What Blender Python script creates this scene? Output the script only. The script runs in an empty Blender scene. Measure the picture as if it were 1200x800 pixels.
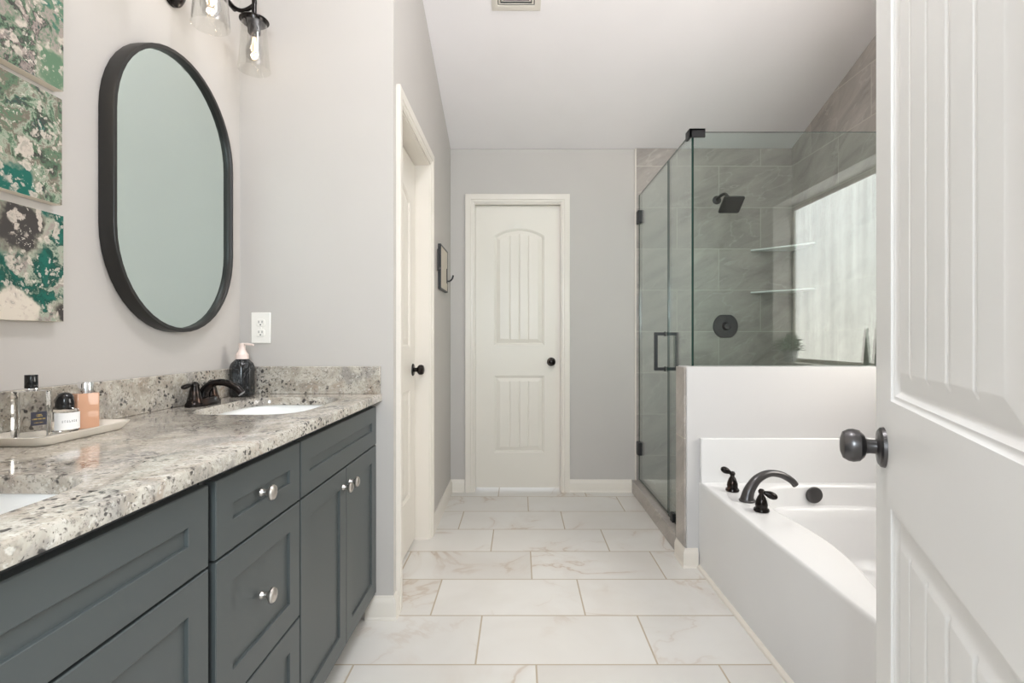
import bpy, math, random
from mathutils import Vector, Matrix
PI = math.pi
S = bpy.context.scene
COL = S.collection

# ------------------------------------------------------------------ camera
cam_d = bpy.data.cameras.new('camera')
cam = bpy.data.objects.new('camera', cam_d); COL.objects.link(cam)
cam.location = (0, 0, 1.09); cam.rotation_euler = (PI/2, 0, 0)
cam_d.sensor_fit = 'HORIZONTAL'; cam_d.sensor_width = 36.0
cam_d.lens = 607/1200*36
cam_d.shift_x = -9/1200; cam_d.shift_y = -3/1200
cam_d.clip_start = 0.02
S.camera = cam
# ------------------------------------------------------------------ exposure, world, lights
S.view_settings.view_transform = 'Standard'
try: S.view_settings.look = 'None'
except Exception: pass
S.view_settings.exposure = 0.11
S.view_settings.gamma = 1.0
S.view_settings.use_curve_mapping = False
WORLD_STRENGTH = 1.0
DOORWAY_FILL_WATTS = 29
FILL_LAMP_WATTS = 48
WINDOW_STRENGTH = 7.7
BULB_WATTS = 0.22
ADDED_BULB_WATTS = 2.2
w = bpy.data.worlds.new('World'); S.world = w; w.use_nodes = True
w.node_tree.nodes['Background'].inputs[0].default_value = (0.95, 0.98, 1.0, 1)
w.node_tree.nodes['Background'].inputs[1].default_value = WORLD_STRENGTH
ld = bpy.data.lights.new('doorway_fill', 'AREA'); ld.shape = 'RECTANGLE'
ld.size = 0.32; ld.size_y = 0.5; ld.energy = DOORWAY_FILL_WATTS; ld.color = (0.82, 0.93, 1.0)
lo = bpy.data.objects.new('doorway_fill', ld); COL.objects.link(lo)
lo.location = (-0.05, -0.55, 1.5); lo.rotation_euler = (PI/2, 0, 0)   # added fill light close behind the camera, shines +Y through the doorway

# ------------------------------------------------------------------ node helpers
class NT:
    def __init__(s, name):
        s.m = bpy.data.materials.new(name); s.m.use_nodes = True
        s.t = s.m.node_tree; s.t.nodes.clear()
        s.out = s.t.nodes.new('ShaderNodeOutputMaterial')
    def n(s, typ, **kw):
        nd = s.t.nodes.new(typ)
        for k, v in kw.items(): setattr(nd, k, v)
        return nd
    def link(s, a, b): s.t.links.new(a, b)
    def set(s, sock, v):
        if hasattr(v, 'node'): s.link(v, sock)
        else: sock.default_value = v
    def math(s, op, a, b=0.0, c=None):
        nd = s.n('ShaderNodeMath', operation=op)
        s.set(nd.inputs[0], a); s.set(nd.inputs[1], b)
        if c is not None: s.set(nd.inputs[2], c)
        return nd.outputs[0]
    def mix(s, f, a, b, mode='MIX'):
        nd = s.n('ShaderNodeMix', data_type='RGBA', blend_type=mode)
        s.set(nd.inputs[0], f); s.set(nd.inputs[6], a); s.set(nd.inputs[7], b)
        return nd.outputs[2]
    def ramp(s, f, stops, interp='LINEAR'):
        nd = s.n('ShaderNodeValToRGB'); cr = nd.color_ramp; cr.interpolation = interp
        while len(cr.elements) < len(stops): cr.elements.new(0.5)
        for e, (p, c) in zip(cr.elements, stops):
            e.position = p; e.color = c if len(c) == 4 else (*c, 1)
        s.set(nd.inputs[0], f); return nd.outputs[0]
    def step(s, f, lo, hi):
        nd = s.n('ShaderNodeMapRange', interpolation_type='SMOOTHSTEP')
        s.set(nd.inputs[0], f); nd.inputs[1].default_value = lo; nd.inputs[2].default_value = hi
        return nd.outputs[0]
    def noise(s, vec, scale, detail=3, rough=0.5, dist=0.0, color=False):
        nd = s.n('ShaderNodeTexNoise')
        s.set(nd.inputs['Vector'], vec); nd.inputs['Scale'].default_value = scale
        nd.inputs['Detail'].default_value = detail; nd.inputs['Roughness'].default_value = rough
        nd.inputs['Distortion'].default_value = dist
        return nd.outputs['Color' if color else 'Fac']
    def vadd(s, a, b, op='ADD'):
        nd = s.n('ShaderNodeVectorMath', operation=op)
        s.set(nd.inputs[0], a); s.set(nd.inputs[1], b); return nd.outputs[0]
    def vscale(s, a, f):
        nd = s.n('ShaderNodeVectorMath', operation='SCALE')
        s.set(nd.inputs[0], a); s.set(nd.inputs['Scale'], f); return nd.outputs[0]
    def obj(s): return s.n('ShaderNodeTexCoord').outputs['Object']
    def bump(s, h, strength=0.1, dist=0.01):
        nd = s.n('ShaderNodeBump'); s.set(nd.inputs['Height'], h)
        nd.inputs['Strength'].default_value = strength; nd.inputs['Distance'].default_value = dist
        return nd.outputs[0]
    def pbr(s, color, rough=0.5, metal=0.0, normal=None, spec=None, trans=None, ior=None, coat=None):
        p = s.n('ShaderNodeBsdfPrincipled')
        s.set(p.inputs['Base Color'], (*color, 1) if isinstance(color, tuple) and len(color) == 3 else color)
        s.set(p.inputs['Roughness'], rough); s.set(p.inputs['Metallic'], metal)
        if normal is not None: s.link(normal, p.inputs['Normal'])
        if spec is not None: p.inputs['Specular IOR Level'].default_value = spec
        if trans is not None: p.inputs['Transmission Weight'].default_value = trans
        if ior is not None: p.inputs['IOR'].default_value = ior
        if coat is not None: p.inputs['Coat Weight'].default_value = coat
        s.link(p.outputs[0], s.out.inputs[0]); return p

def sr(r, g, b):           # sRGB 0-255 -> linear
    f = lambda c: (c/255/12.92) if c/255 <= 0.04045 else ((c/255+0.055)/1.055)**2.4
    return (f(r), f(g), f(b))
def srA(r, g, b): return (*sr(r, g, b), 1)

def simple(name, col, rough=0.5, metal=0.0, nscale=0, nstr=0.05, **kw):
    t = NT(name)
    nrm = None
    if nscale: nrm = t.bump(t.noise(t.obj(), nscale, 3), nstr, 0.002)
    v = t.noise(t.obj(), 3.0, 2)
    c = t.mix(v, (*[x*0.97 for x in col], 1), (*[min(1, x*1.03) for x in col], 1))
    t.pbr(c, rough, metal, nrm, **kw); return t.m

M = {}
M['paint'] = simple('wall_paint', sr(192, 187, 182), 0.55, nscale=350, nstr=0.06)
M['ceiling'] = simple('ceiling_paint', sr(242, 237, 237), 0.7, nscale=200, nstr=0.1)
M['white'] = simple('white_semigloss_paint', sr(226, 219, 209), 0.32)
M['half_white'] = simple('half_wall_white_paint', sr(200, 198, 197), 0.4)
M['door_shaded'] = simple('shaded_door_paint', sr(229, 223, 213), 0.36)  # same paint as the near door, darkened and warmed for the dimmer back
M['door_lit'] = simple('lit_door_paint', sr(241, 240, 238), 0.36)  # same door paint, lightened to stand in for light on the near door
M['tub'] = simple('white_acrylic', sr(221, 220, 219), 0.16)
M['ceramic'] = simple('white_glazed_ceramic', sr(240, 240, 238), 0.08)
M['cabinet'] = simple('grey_cabinet_paint', sr(72, 77, 77), 0.38)
M['cab_dark'] = simple('dark_cabinet_carcass', sr(52, 55, 56), 0.6)
M['nickel'] = simple('brushed_nickel', (0.60, 0.56, 0.52), 0.28, 1.0)
M['chrome'] = simple('chrome', (0.85, 0.85, 0.86), 0.06, 1.0)
M['black_metal'] = simple('matte_black_metal', (0.012, 0.012, 0.013), 0.42)
M['frame_black'] = simple('black_mirror_frame', (0.014, 0.013, 0.012), 0.38)
M['gunmetal'] = simple('dark_gunmetal', (0.10, 0.095, 0.095), 0.32, 0.85)
M['black_plastic'] = simple('black_gloss_plastic', (0.008, 0.008, 0.009), 0.12)
M['outlet'] = simple('white_plastic', sr(240, 237, 230), 0.3)
M['dark_slot'] = simple('dark_slot', (0.03, 0.03, 0.03), 0.6)
M['pump'] = simple('blush_pump_plastic', sr(233, 214, 205), 0.35)
M['label_navy'] = simple('navy_label', sr(44, 45, 62), 0.5)
M['label_white'] = simple('white_label', sr(240, 240, 240), 0.5)
M['gold_ink'] = simple('gold_ink', sr(190, 165, 90), 0.4)
M['grey_ink'] = simple('grey_ink', sr(110, 112, 118), 0.5)
M['tray'] = simple('cream_ceramic', sr(226, 218, 206), 0.18)
M['canvas_edge'] = simple('bare_canvas', sr(222, 214, 200), 0.8)
M['mount'] = simple('whitewashed_board', sr(200, 190, 175), 0.7)
M['pot'] = simple('grey_pot', sr(190, 194, 200), 0.5)
M['leaf'] = simple('leaf_green', sr(92, 132, 84), 0.5)
M['cone_green'] = simple('dark_green_glaze', sr(58, 84, 66), 0.35)

def m_bronze():
    t = NT('oil_rubbed_bronze')
    n = t.noise(t.obj(), 18, 4, 0.6)
    c = t.mix(t.step(n, 0.52, 0.72), (0.018, 0.015, 0.014, 1), (0.075, 0.038, 0.024, 1))
    t.pbr(c, 0.2, 0.75); return t.m
M['bronze'] = m_bronze()

def m_mirror():
    t = NT('mirror_silver')
    t.pbr((0.62, 0.71, 0.68), 0.0, 1.0); return t.m
M['mirror'] = m_mirror()

def m_archglass(name, tint, refl=1.0):
    t = NT(name)
    fr = t.n('ShaderNodeFresnel')
    bf = t.n('ShaderNodeNewGeometry').outputs['Backfacing']     # thin sheet: same air-to-glass reflectance on both faces
    t.link(t.math('ADD', 1.5, t.math('MULTIPLY', bf, 1/1.5-1.5)), fr.inputs[0])
    tr = t.n('ShaderNodeBsdfTransparent'); tr.inputs[0].default_value = (*tint, 1)
    gl = t.n('ShaderNodeBsdfGlossy'); gl.inputs[0].default_value = (1, 1, 1, 1); gl.inputs['Roughness'].default_value = 0.0
    mx = t.n('ShaderNodeMixShader')
    t.link(fr.outputs[0] if refl == 1 else t.math('MULTIPLY', fr.outputs[0], refl), mx.inputs[0])
    t.link(tr.outputs[0], mx.inputs[1]); t.link(gl.outputs[0], mx.inputs[2])
    t.link(mx.outputs[0], t.out.inputs[0]); return t.m
M['glass'] = m_archglass('shower_glass', (0.89, 0.94, 0.925))
M['glass_edge'] = simple('green_glass_edge', (0.012, 0.035, 0.028), 0.15)
M['glass_thin'] = m_archglass('clear_shade_glass', (0.97, 0.97, 0.96))
M['glass_shelf'] = simple('frosted_glass_shelf', sr(240, 243, 241), 0.45)

def m_clear(name, col, trans=1.0):
    t = NT(name)
    t.pbr(col, 0.02, 0, trans=trans, ior=1.45); return t.m
M['bottle_glass'] = m_clear('perfume_glass', (0.97, 0.98, 0.96))
M['peach_glass'] = m_clear('peach_bottle', sr(220, 172, 142), 0.2)

def m_emit(name, col, st):
    t = NT(name)
    e = t.n('ShaderNodeEmission'); e.inputs[0].default_value = (*col, 1); e.inputs[1].default_value = st
    t.link(e.outputs[0], t.out.inputs[0]); return t.m
M['filament'] = m_emit('warm_filament', (1.0, 0.72, 0.38), 5.0)

def m_window():
    t = NT('reeded_daylit_window_pane')
    co = t.obj()
    sc = t.vadd(co, (1, 22, 0.5), 'MULTIPLY')
    n = t.noise(sc, 1.0, 3, 0.6)
    big = t.noise(t.vadd(co, (1, 3, 1.5), 'MULTIPLY'), 1.5, 2)
    sep = t.n('ShaderNodeSeparateXYZ'); t.link(co, sep.inputs[0])
    g = t.step(sep.outputs[2], 0.8, 2.0)
    col = t.mix(g, (1.0, 0.95, 0.86, 1), (0.98, 0.985, 0.96, 1))
    st = t.math('MULTIPLY', t.math('ADD', 0.80, t.math('MULTIPLY', t.step(n, 0.3, 0.7), 0.34)), t.math('ADD', 0.85, t.math('MULTIPLY', big, 0.3)))
    e = t.n('ShaderNodeEmission'); t.link(col, e.inputs[0])
    t.link(t.math('MULTIPLY', st, WINDOW_STRENGTH), e.inputs[1])
    t.link(e.outputs[0], t.out.inputs[0]); return t.m
M['window'] = m_window()

def m_tile(name, ua, va, u0, v0, tw, th, shift, grout, base_a, base_b, vein_col, vein_amt, grout_col, rough, stone=False, vein_scale=2.2):
    """running-bond tiles; ua/va = axis index (0,1,2) of the tile plane"""
    t = NT(name)
    co = t.obj()
    sep = t.n('ShaderNodeSeparateXYZ'); t.link(co, sep.inputs[0])
    u, v = sep.outputs[ua], sep.outputs[va]
    vv = t.math('DIVIDE', t.math('SUBTRACT', v, v0), th)
    row = t.math('FLOOR', vv)
    uu = t.math('SUBTRACT', t.math('DIVIDE', t.math('SUBTRACT', u, u0), tw), t.math('MULTIPLY', row, shift))
    cu = t.math('FLOOR', uu)
    fu = t.math('MULTIPLY', t.math('SUBTRACT', uu, cu), tw)
    fv = t.math('MULTIPLY', t.math('SUBTRACT', vv, row), th)
    du = t.math('MINIMUM', fu, t.math('SUBTRACT', tw, fu))
    dv = t.math('MINIMUM', fv, t.math('SUBTRACT', th, fv))
    d = t.math('MINIMUM', du, dv)
    mask = t.step(d, grout*0.5-0.0006, grout*0.5+0.0006)      # 1 on tile
    comb = t.n('ShaderNodeCombineXYZ'); t.link(cu, comb.inputs[0]); t.link(row, comb.inputs[1])
    wn = t.n('ShaderNodeTexWhiteNoise', noise_dimensions='2D'); t.link(comb.outputs[0], wn.inputs['Vector'])
    rnd = t.vscale(wn.outputs['Color'], 17.0)
    p = t.vadd(co, rnd)
    if stone:
        rot = t.n('ShaderNodeVectorRotate', rotation_type='EULER_XYZ')
        t.link(p, rot.inputs['Vector']); rot.inputs['Rotation'].default_value = (0.5, 0.45, 0.4)
        ps = t.vadd(rot.outputs[0], (1.0, 1.0, 3.2), 'MULTIPLY')
        n1 = t.noise(ps, 2.6, 6, 0.62, 0.9)
        c = t.ramp(n1, [(0.28, base_b), (0.5, base_a), (0.72, tuple(min(1, x*1.28) for x in base_a))])
        vn = t.noise(ps, 1.9, 4, 0.5, 0.35)
        ve = t.math('SUBTRACT', 1.0, t.step(t.math('ABSOLUTE', t.math('SUBTRACT', vn, 0.5)), 0.0, 0.012))
        fine = t.noise(p, 60, 2, 0.6)
        c = t.mix(t.math('MULTIPLY', ve, vein_amt), c, (*vein_col, 1))
        c = t.mix(0.25, c, t.mix(fine, (*base_b, 1), (*base_a, 1)))
    else:
        n1 = t.noise(p, 1.6, 4, 0.55, 0.6)
        c = t.mix(t.step(n1, 0.3, 0.75), (*base_a, 1), (*base_b, 1))
        vn = t.noise(p, vein_scale, 5, 0.55, 0.8)
        ve = t.math('SUBTRACT', 1.0, t.step(t.math('ABSOLUTE', t.math('SUBTRACT', vn, 0.5)), 0.0, 0.02))
        lowm = t.step(t.noise(p, 2.4, 2), 0.47, 0.66)
        c = t.mix(t.math('MULTIPLY', t.math('MULTIPLY', ve, lowm), vein_amt), c, (*vein_col, 1))
        soft = t.math('SUBTRACT', 1.0, t.step(t.math('ABSOLUTE', t.math('SUBTRACT', vn, 0.5)), 0.0, 0.09))
        c = t.mix(t.math('MULTIPLY', t.math('MULTIPLY', soft, lowm), vein_amt*0.35), c, (*vein_col, 1))
    vb = t.math('ADD', 0.95, t.math('MULTIPLY', wn.outputs['Value'], 0.1))
    c = t.mix(1.0, c, t.n('ShaderNodeCombineColor').outputs[0], 'MULTIPLY') if False else t.vscale(c, vb)
    c = t.mix(mask, (*grout_col, 1), c)
    r = t.math('ADD', t.math('MULTIPLY', mask, rough-0.7), 0.7)
    t.pbr(c, r, 0, t.bump(mask, 0.35, 0.0015)); return t.m
FLOOR = (sr(222, 219, 214), sr(212, 207, 200), sr(176, 150, 122), 0.5, sr(184, 170, 150))
M['floor'] = m_tile('marble_look_floor_tile', 0, 1, -0.352, 2.042, 0.611, 0.308, -0.3333, 0.0062, FLOOR[0], FLOOR[1], FLOOR[2], FLOOR[3], FLOOR[4], 0.3)
ST = (sr(172, 164, 157), sr(140, 133, 127), sr(204, 198, 191), 0.5, sr(196, 190, 180))
M['tile_back'] = m_tile('grey_stone_wall_tile_back', 0, 2, 1.712, 2.317, 0.594, 0.2935, -0.5, 0.005, *ST, 0.32, stone=True)
M['tile_side'] = m_tile('grey_stone_wall_tile_side', 1, 2, 3.446, 2.317, 0.594, 0.2935, -0.5, 0.005, *ST, 0.32, stone=True)
M['tile_curb'] = m_tile('grey_stone_curb_tile', 1, 2, 2.66, -0.6, 0.594, 1.19, 0.0, 0.005, *ST, 0.34, stone=True)
M['tile_end'] = m_tile('grey_stone_end_tile', 0, 2, 0.3, 0.613, 1.9, 0.594, 0.0, 0.006, *ST, 0.34, stone=True)
M['tile_pan'] = m_tile('shower_floor_tile', 0, 1, 0.9, 2.6, 0.055, 0.055, 0.0, 0.004, *ST, 0.4, stone=True)

def m_granite():
    t = NT('speckled_cream_granite')
    co = t.obj()
    warp = t.vadd(co, t.vscale(t.noise(co, 7, 3, 0.5, color=True), 0.10))
    n1 = t.noise(warp, 11, 6, 0.62, 0.5)
    c = t.ramp(n1, [(0.25, sr(148, 136, 124)), (0.42, sr(190, 181, 167)), (0.55, sr(214, 207, 195)), (0.75, sr(188, 174, 158))])
    gp = t.step(t.noise(warp, 8.5, 5, 0.65), 0.5, 0.64)
    c = t.mix(t.math('MULTIPLY', gp, 0.65), c, srA(150, 146, 142))
    br = t.step(t.noise(t.vadd(warp, (3.1, 0.4, 2.2)), 13, 4, 0.6), 0.58, 0.70)
    c = t.mix(t.math('MULTIPLY', br, 0.45), c, srA(158, 132, 112))
    fine = t.noise(co, 150, 3, 0.7)
    c = t.mix(t.math('MULTIPLY', t.step(fine, 0.53, 0.66), 0.6), c, srA(116, 109, 104))
    c = t.mix(t.math('MULTIPLY', t.step(t.noise(t.vadd(co, (5, 5, 5)), 85, 2, 0.6), 0.57, 0.68), 0.55), c, srA(236, 231, 221))
    wv = t.vadd(co, t.vscale(t.vadd(t.noise(co, 70, 2, color=True), (-.5, -.5, -.5)), 0.022))
    for sc, lo_, hi_, r0, r1, off in ((70, 0.51, 0.58, .24, .40, 0.0), (40, 0.54, 0.60, .18, .34, 4.0), (120, 0.46, 0.56, .14, .30, 8.0)):
        vo = t.n('ShaderNodeTexVoronoi'); vo.inputs['Scale'].default_value = sc
        t.link(wv, vo.inputs['Vector'])
        area = t.step(t.noise(t.vadd(warp, (off, off*.3, 1.0)), 9, 4, 0.65), lo_, hi_)
        sp = t.math('MULTIPLY', t.math('SUBTRACT', 1.0, t.step(vo.outputs['Distance'], r0, r1)), area)
        c = t.mix(t.math('MULTIPLY', sp, 0.88), c, srA(52, 49, 50) if off < 8 else srA(98, 90, 86))
    t.pbr(t.vscale(c, 0.80), 0.09, 0, coat=0.2); return t.m
M['granite'] = m_granite()

def m_pour(name, seed, cols, blobs=(), freq=13.0):
    """acrylic pour: warped colour bands with pale cells; blobs = (y, z, radius, colour) poured puddles"""
    t = NT(name)
    raw = t.obj()
    co = t.vadd(raw, (seed*3.7, seed*1.3, seed*2.1))
    wz = t.vadd(co, t.vscale(t.vadd(t.noise(co, 9, 5, 0.65, color=True), (-0.5, -0.5, -0.5)), 0.13))
    n = t.noise(wz, freq, 6, 0.62, 0.5)
    c = t.ramp(n, cols)
    sep = t.n('ShaderNodeSeparateXYZ'); t.link(t.vadd(raw, t.vscale(t.vadd(t.noise(co, 16, 4, 0.6, color=True), (-.5, -.5, -.5)), 0.10)), sep.inputs[0])
    for (by, bz, br, bc) in blobs:
        dy = t.math('SUBTRACT', sep.outputs[1], by); dz = t.math('SUBTRACT', sep.outputs[2], bz)
        d = t.math('SQRT', t.math('ADD', t.math('MULTIPLY', dy, dy), t.math('MULTIPLY', dz, dz)))
        rim = t.math('SUBTRACT', 1.0, t.step(t.math('ABSOLUTE', t.math('SUBTRACT', d, br)), 0.0, 0.012))
        c = t.mix(t.math('SUBTRACT', 1.0, t.step(d, br-.004, br+.002)), c, (*bc, 1))
        c = t.mix(t.math('MULTIPLY', rim, 0.5), c, srA(170, 168, 150))
    for sc, r0, r1, g0, g1, off in ((30, .30, .42, .50, .56, 9.0), (60, .26, .40, .50, .57, 3.0)):
        vo = t.n('ShaderNodeTexVoronoi'); vo.inputs['Scale'].default_value = sc; t.link(wz, vo.inputs['Vector'])
        d = vo.outputs['Distance']
        gate = t.step(t.noise(t.vadd(co, (off, 2, 4)), 13, 3), g0, g1)
        c = t.mix(t.math('MULTIPLY', t.math('MULTIPLY', t.math('SUBTRACT', 1.0, t.step(d, r0, r1)), gate), 0.85), c, srA(204, 192, 180))
        c = t.mix(t.math('MULTIPLY', t.math('MULTIPLY', t.math('SUBTRACT', 1.0, t.step(d, r0*.45, r0*.75)), gate), 0.7), c, t.mix(n, srA(150, 130, 124), srA(170, 176, 160)))
    v2 = t.n('ShaderNodeTexVoronoi'); v2.inputs['Scale'].default_value = 110; t.link(wz, v2.inputs['Vector'])
    dots = t.math('MULTIPLY', t.math('SUBTRACT', 1.0, t.step(v2.outputs['Distance'], 0.2, 0.3)), t.step(t.noise(co, 18, 2), 0.55, 0.60))
    c = t.mix(t.math('MULTIPLY', dots, 0.8), c, srA(222, 214, 202))
    t.pbr(c, 0.28); return t.m
DG, TEAL, GRN, PALE, CREAM, BRN, CHAR, MAUVE, BLK = (sr(*x) for x in ((18, 70, 60), (26, 100, 88), (92, 122, 96), (160, 168, 150), (212, 202, 188), (118, 104, 94), (66, 62, 60), (158, 144, 138), (40, 42, 42)))
M['pour_a'] = m_pour('green_pour_paint_a', 1.0, [(0.26, BLK), (0.36, DG), (0.42, MAUVE), (0.47, BLK), (0.50, GRN), (0.56, MAUVE), (0.60, GRN), (0.66, TEAL), (0.74, PALE)], [(1.19, 1.71, .04, GRN)])
M['pour_b'] = m_pour('green_pour_paint_b', 2.0, [(0.26, DG), (0.36, CHAR), (0.43, GRN), (0.48, BRN), (0.53, PALE), (0.57, GRN), (0.62, CHAR), (0.68, TEAL), (0.76, CREAM)], [(1.09, 1.42, .045, TEAL)], 15.0)
M['pour_c'] = m_pour('green_pour_paint_c', 3.4, [(0.26, CREAM), (0.34, PALE), (0.40, DG), (0.46, TEAL), (0.50, DG), (0.54, PALE), (0.58, MAUVE), (0.63, DG), (0.70, TEAL), (0.78, CREAM)], [(1.10, 1.335, .062, CHAR), (1.085, 1.140, .055, CREAM), (1.215, 1.15, .03, CHAR)], 9.0)

def m_soap():
    t = NT('black_marbled_bottle')
    co = t.obj()
    vn = t.noise(co, 14, 5, 0.6, 1.5)
    ve = t.math('SUBTRACT', 1.0, t.step(t.math('ABSOLUTE', t.math('SUBTRACT', vn, 0.5)), 0.0, 0.02))
    t.pbr(t.mix(t.math('MULTIPLY', ve, 0.25), (0.006, 0.007, 0.008, 1), (0.25, 0.26, 0.27, 1)), 0.22); return t.m
M['soap'] = m_soap()

# ------------------------------------------------------------------ mesh builder
class MB:
    def __init__(s): s.v, s.f, s.mi = [], [], []
    def add(s, verts, faces, mi=0):
        b = len(s.v); s.v += [Vector(x) for x in verts]
        for f in faces: s.f.append([b+i for i in f]); s.mi.append(mi)
        return s
    def box(s, x0, x1, y0, y1, z0, z1, mi=0):
        v = [(x, y, z) for x in (x0, x1) for y in (y0, y1) for z in (z0, z1)]
        return s.add(v, [(0,1,3,2), (4,6,7,5), (0,4,5,1), (2,3,7,6), (0,2,6,4), (1,5,7,3)], mi)
    def prism(s, poly, axis, a0, a1, mi=0):
        """poly: 2D outline in the two other axes (order kept), extruded along axis"""
        n = len(poly)
        def pt(p, a):
            q = list(p); q.insert(axis, a); return q
        v = [pt(p, a0) for p in poly] + [pt(p, a1) for p in poly]
        f = [tuple(range(n)), tuple(range(2*n-1, n-1, -1))] + [(i, i+n, (i+1) % n+n, (i+1) % n) for i in range(n)]
        return s.add(v, f, mi)
    def lathe(s, prof, org=(0,0,0), axis=(0,0,1), seg=32, mi=0, sx=1.0, sy=1.0):
        ax = Vector(axis).normalized()
        R = ax.to_track_quat('Z', 'Y').to_matrix(); o = Vector(org)
        v, f = [], []
        for (r, h) in prof:
            for k in range(seg):
                a = 2*PI*k/seg
                v.append(o + R @ Vector((r*math.cos(a)*sx, r*math.sin(a)*sy, h)))
        for i in range(len(prof)-1):
            for k in range(seg):
                k2 = (k+1) % seg
                f.append((i*seg+k, i*seg+k2, (i+1)*seg+k2, (i+1)*seg+k))
        if prof[0][0] > 1e-6: f.append(tuple(range(seg-1, -1, -1)))
        if prof[-1][0] > 1e-6: f.append(tuple(range((len(prof)-1)*seg, len(prof)*seg)))
        return s.add(v, f, mi)
    def tube(s, pts, rad, seg=14, mi=0, flat=1.0):
        pts = [Vector(p) for p in pts]; n = len(pts)
        if not hasattr(rad, '__len__'): rad = [rad]*n
        v, f = [], []; prev = None
        for i in range(n):
            d = (pts[min(i+1, n-1)]-pts[max(i-1, 0)]).normalized()
            if prev is None:
                a = Vector((0, 0, 1)) if abs(d.z) < 0.9 else Vector((0, 1, 0))
                x = d.cross(a).normalized()
            else: x = (prev - d*prev.dot(d)).normalized()
            prev = x; y = d.cross(x)
            for k in range(seg):
                t = 2*PI*k/seg
                v.append(pts[i] + x*math.cos(t)*rad[i] + y*math.sin(t)*rad[i]*flat)
        for i in range(n-1):
            for k in range(seg):
                k2 = (k+1) % seg
                f.append((i*seg+k, i*seg+k2, (i+1)*seg+k2, (i+1)*seg+k))
        f.append(tuple(range(seg-1, -1, -1))); f.append(tuple(range((n-1)*seg, n*seg)))
        return s.add(v, f, mi)
    def rings(s, rings, cap0=False, cap1=False, mi=0):
        n = len(rings[0]); v = [p for r in rings for p in r]; f = []
        for i in range(len(rings)-1):
            for k in range(n):
                k2 = (k+1) % n
                f.append((i*n+k, i*n+k2, (i+1)*n+k2, (i+1)*n+k))
        if cap0: f.append(tuple(range(n-1, -1, -1)))
        if cap1: f.append(tuple(range((len(rings)-1)*n, len(rings)*n)))
        return s.add(v, f, mi)
    def xform(s, m):
        s.v = [m @ p for p in s.v]; return s
    def build(s, name, mats, parent=None, bevel=0, seg=2, smooth=True, angle=35, **props):
        if not isinstance(mats, (list, tuple)): mats = [mats]
        off = Vector((0, 0, 0)); q = parent
        while q is not None: off += Vector(q.location); q = q.parent
        me = bpy.data.meshes.new(name)
        me.from_pydata([p-off for p in s.v], [], s.f)
        for m in mats: me.materials.append(m)
        for p, i in zip(me.polygons, s.mi): p.material_index = i
        import bmesh
        bm = bmesh.new(); bm.from_mesh(me); bmesh.ops.recalc_face_normals(bm, faces=bm.faces); bm.to_mesh(me); bm.free()
        if smooth:
            me.polygons.foreach_set('use_smooth', [True]*len(me.polygons))
            me.set_sharp_from_angle(angle=math.radians(angle))
        o = bpy.data.objects.new(name, me); COL.objects.link(o)
        if parent is not None: o.parent = parent
        if bevel:
            md = o.modifiers.new('bevel', 'BEVEL'); md.width = bevel; md.segments = seg
            md.limit_method = 'ANGLE'; md.angle_limit = math.radians(35); md.harden_normals = False
        for k, v in props.items(): o[k] = v
        return o

def thing(name, label, cat, loc=(0,0,0), group=None):
    o = bpy.data.objects.new(name, None); COL.objects.link(o)
    o.location = loc; o.empty_display_size = 0.05
    o['label'] = label; o['category'] = cat
    if group: o['group'] = group
    return o
def tag(o, label, cat, group=None):
    o['label'] = label; o['category'] = cat
    if group: o['group'] = group
    return o
def st(o, label, cat='wall'):
    o['kind'] = 'structure'; o['label'] = label; o['category'] = cat; return o

def catmull(pts, n=10, closed=False):
    P = [Vector(p) for p in pts]; N = len(P); out = []
    rng = range(N) if closed else range(N-1)
    for i in rng:
        g = (lambda j: P[j % N]) if closed else (lambda j: P[max(0, min(N-1, j))])
        a, b, c, d = g(i-1), g(i), g(i+1), g(i+2)
        for k in range(n):
            t = k/n
            out.append(0.5*((2*b)+(c-a)*t+(2*a-5*b+4*c-d)*t*t+(3*b-a-3*c+d)*t**3))
    if not closed: out.append(P[-1])
    return out
def rrect(x0, x1, y0, y1, r, n=6):
    o = []
    for cx, cy, a0 in ((x1-r, y1-r, 0), (x0+r, y1-r, PI/2), (x0+r, y0+r, PI), (x1-r, y0+r, 1.5*PI)):
        for k in range(n+1):
            a = a0+PI/2*k/n; o.append((cx+r*math.cos(a), cy+r*math.sin(a)))
    return o

# ------------------------------------------------------------------ room numbers (metres)
XL, XR = -1.091, 1.936            # vanity wall, window wall
YB, YV = 3.69, 2.02               # back wall, wall at the end of the vanity
XH = -0.492                       # hall wall
YF = 0.225                        # inner face of the wall with the doorway
SL = 0.34
def zc(y): return 2.445 + SL*(YB-y)

# floor / ceiling
st(MB().box(-1.35, 2.3, -1.2, 4.7, -0.08, 0).build('floor', M['floor'], smooth=False), 'marble-look rectangular floor tiles in running bond', 'floor')
st(MB().prism([(0.1, zc(0.1)), (3.9, zc(3.9)), (3.9, zc(3.9)+.1), (0.1, zc(0.1)+.1)], 0, -1.3, 2.25).build('ceiling', M['ceiling'], smooth=False), 'white vaulted ceiling rising towards the doorway', 'ceiling')
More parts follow.
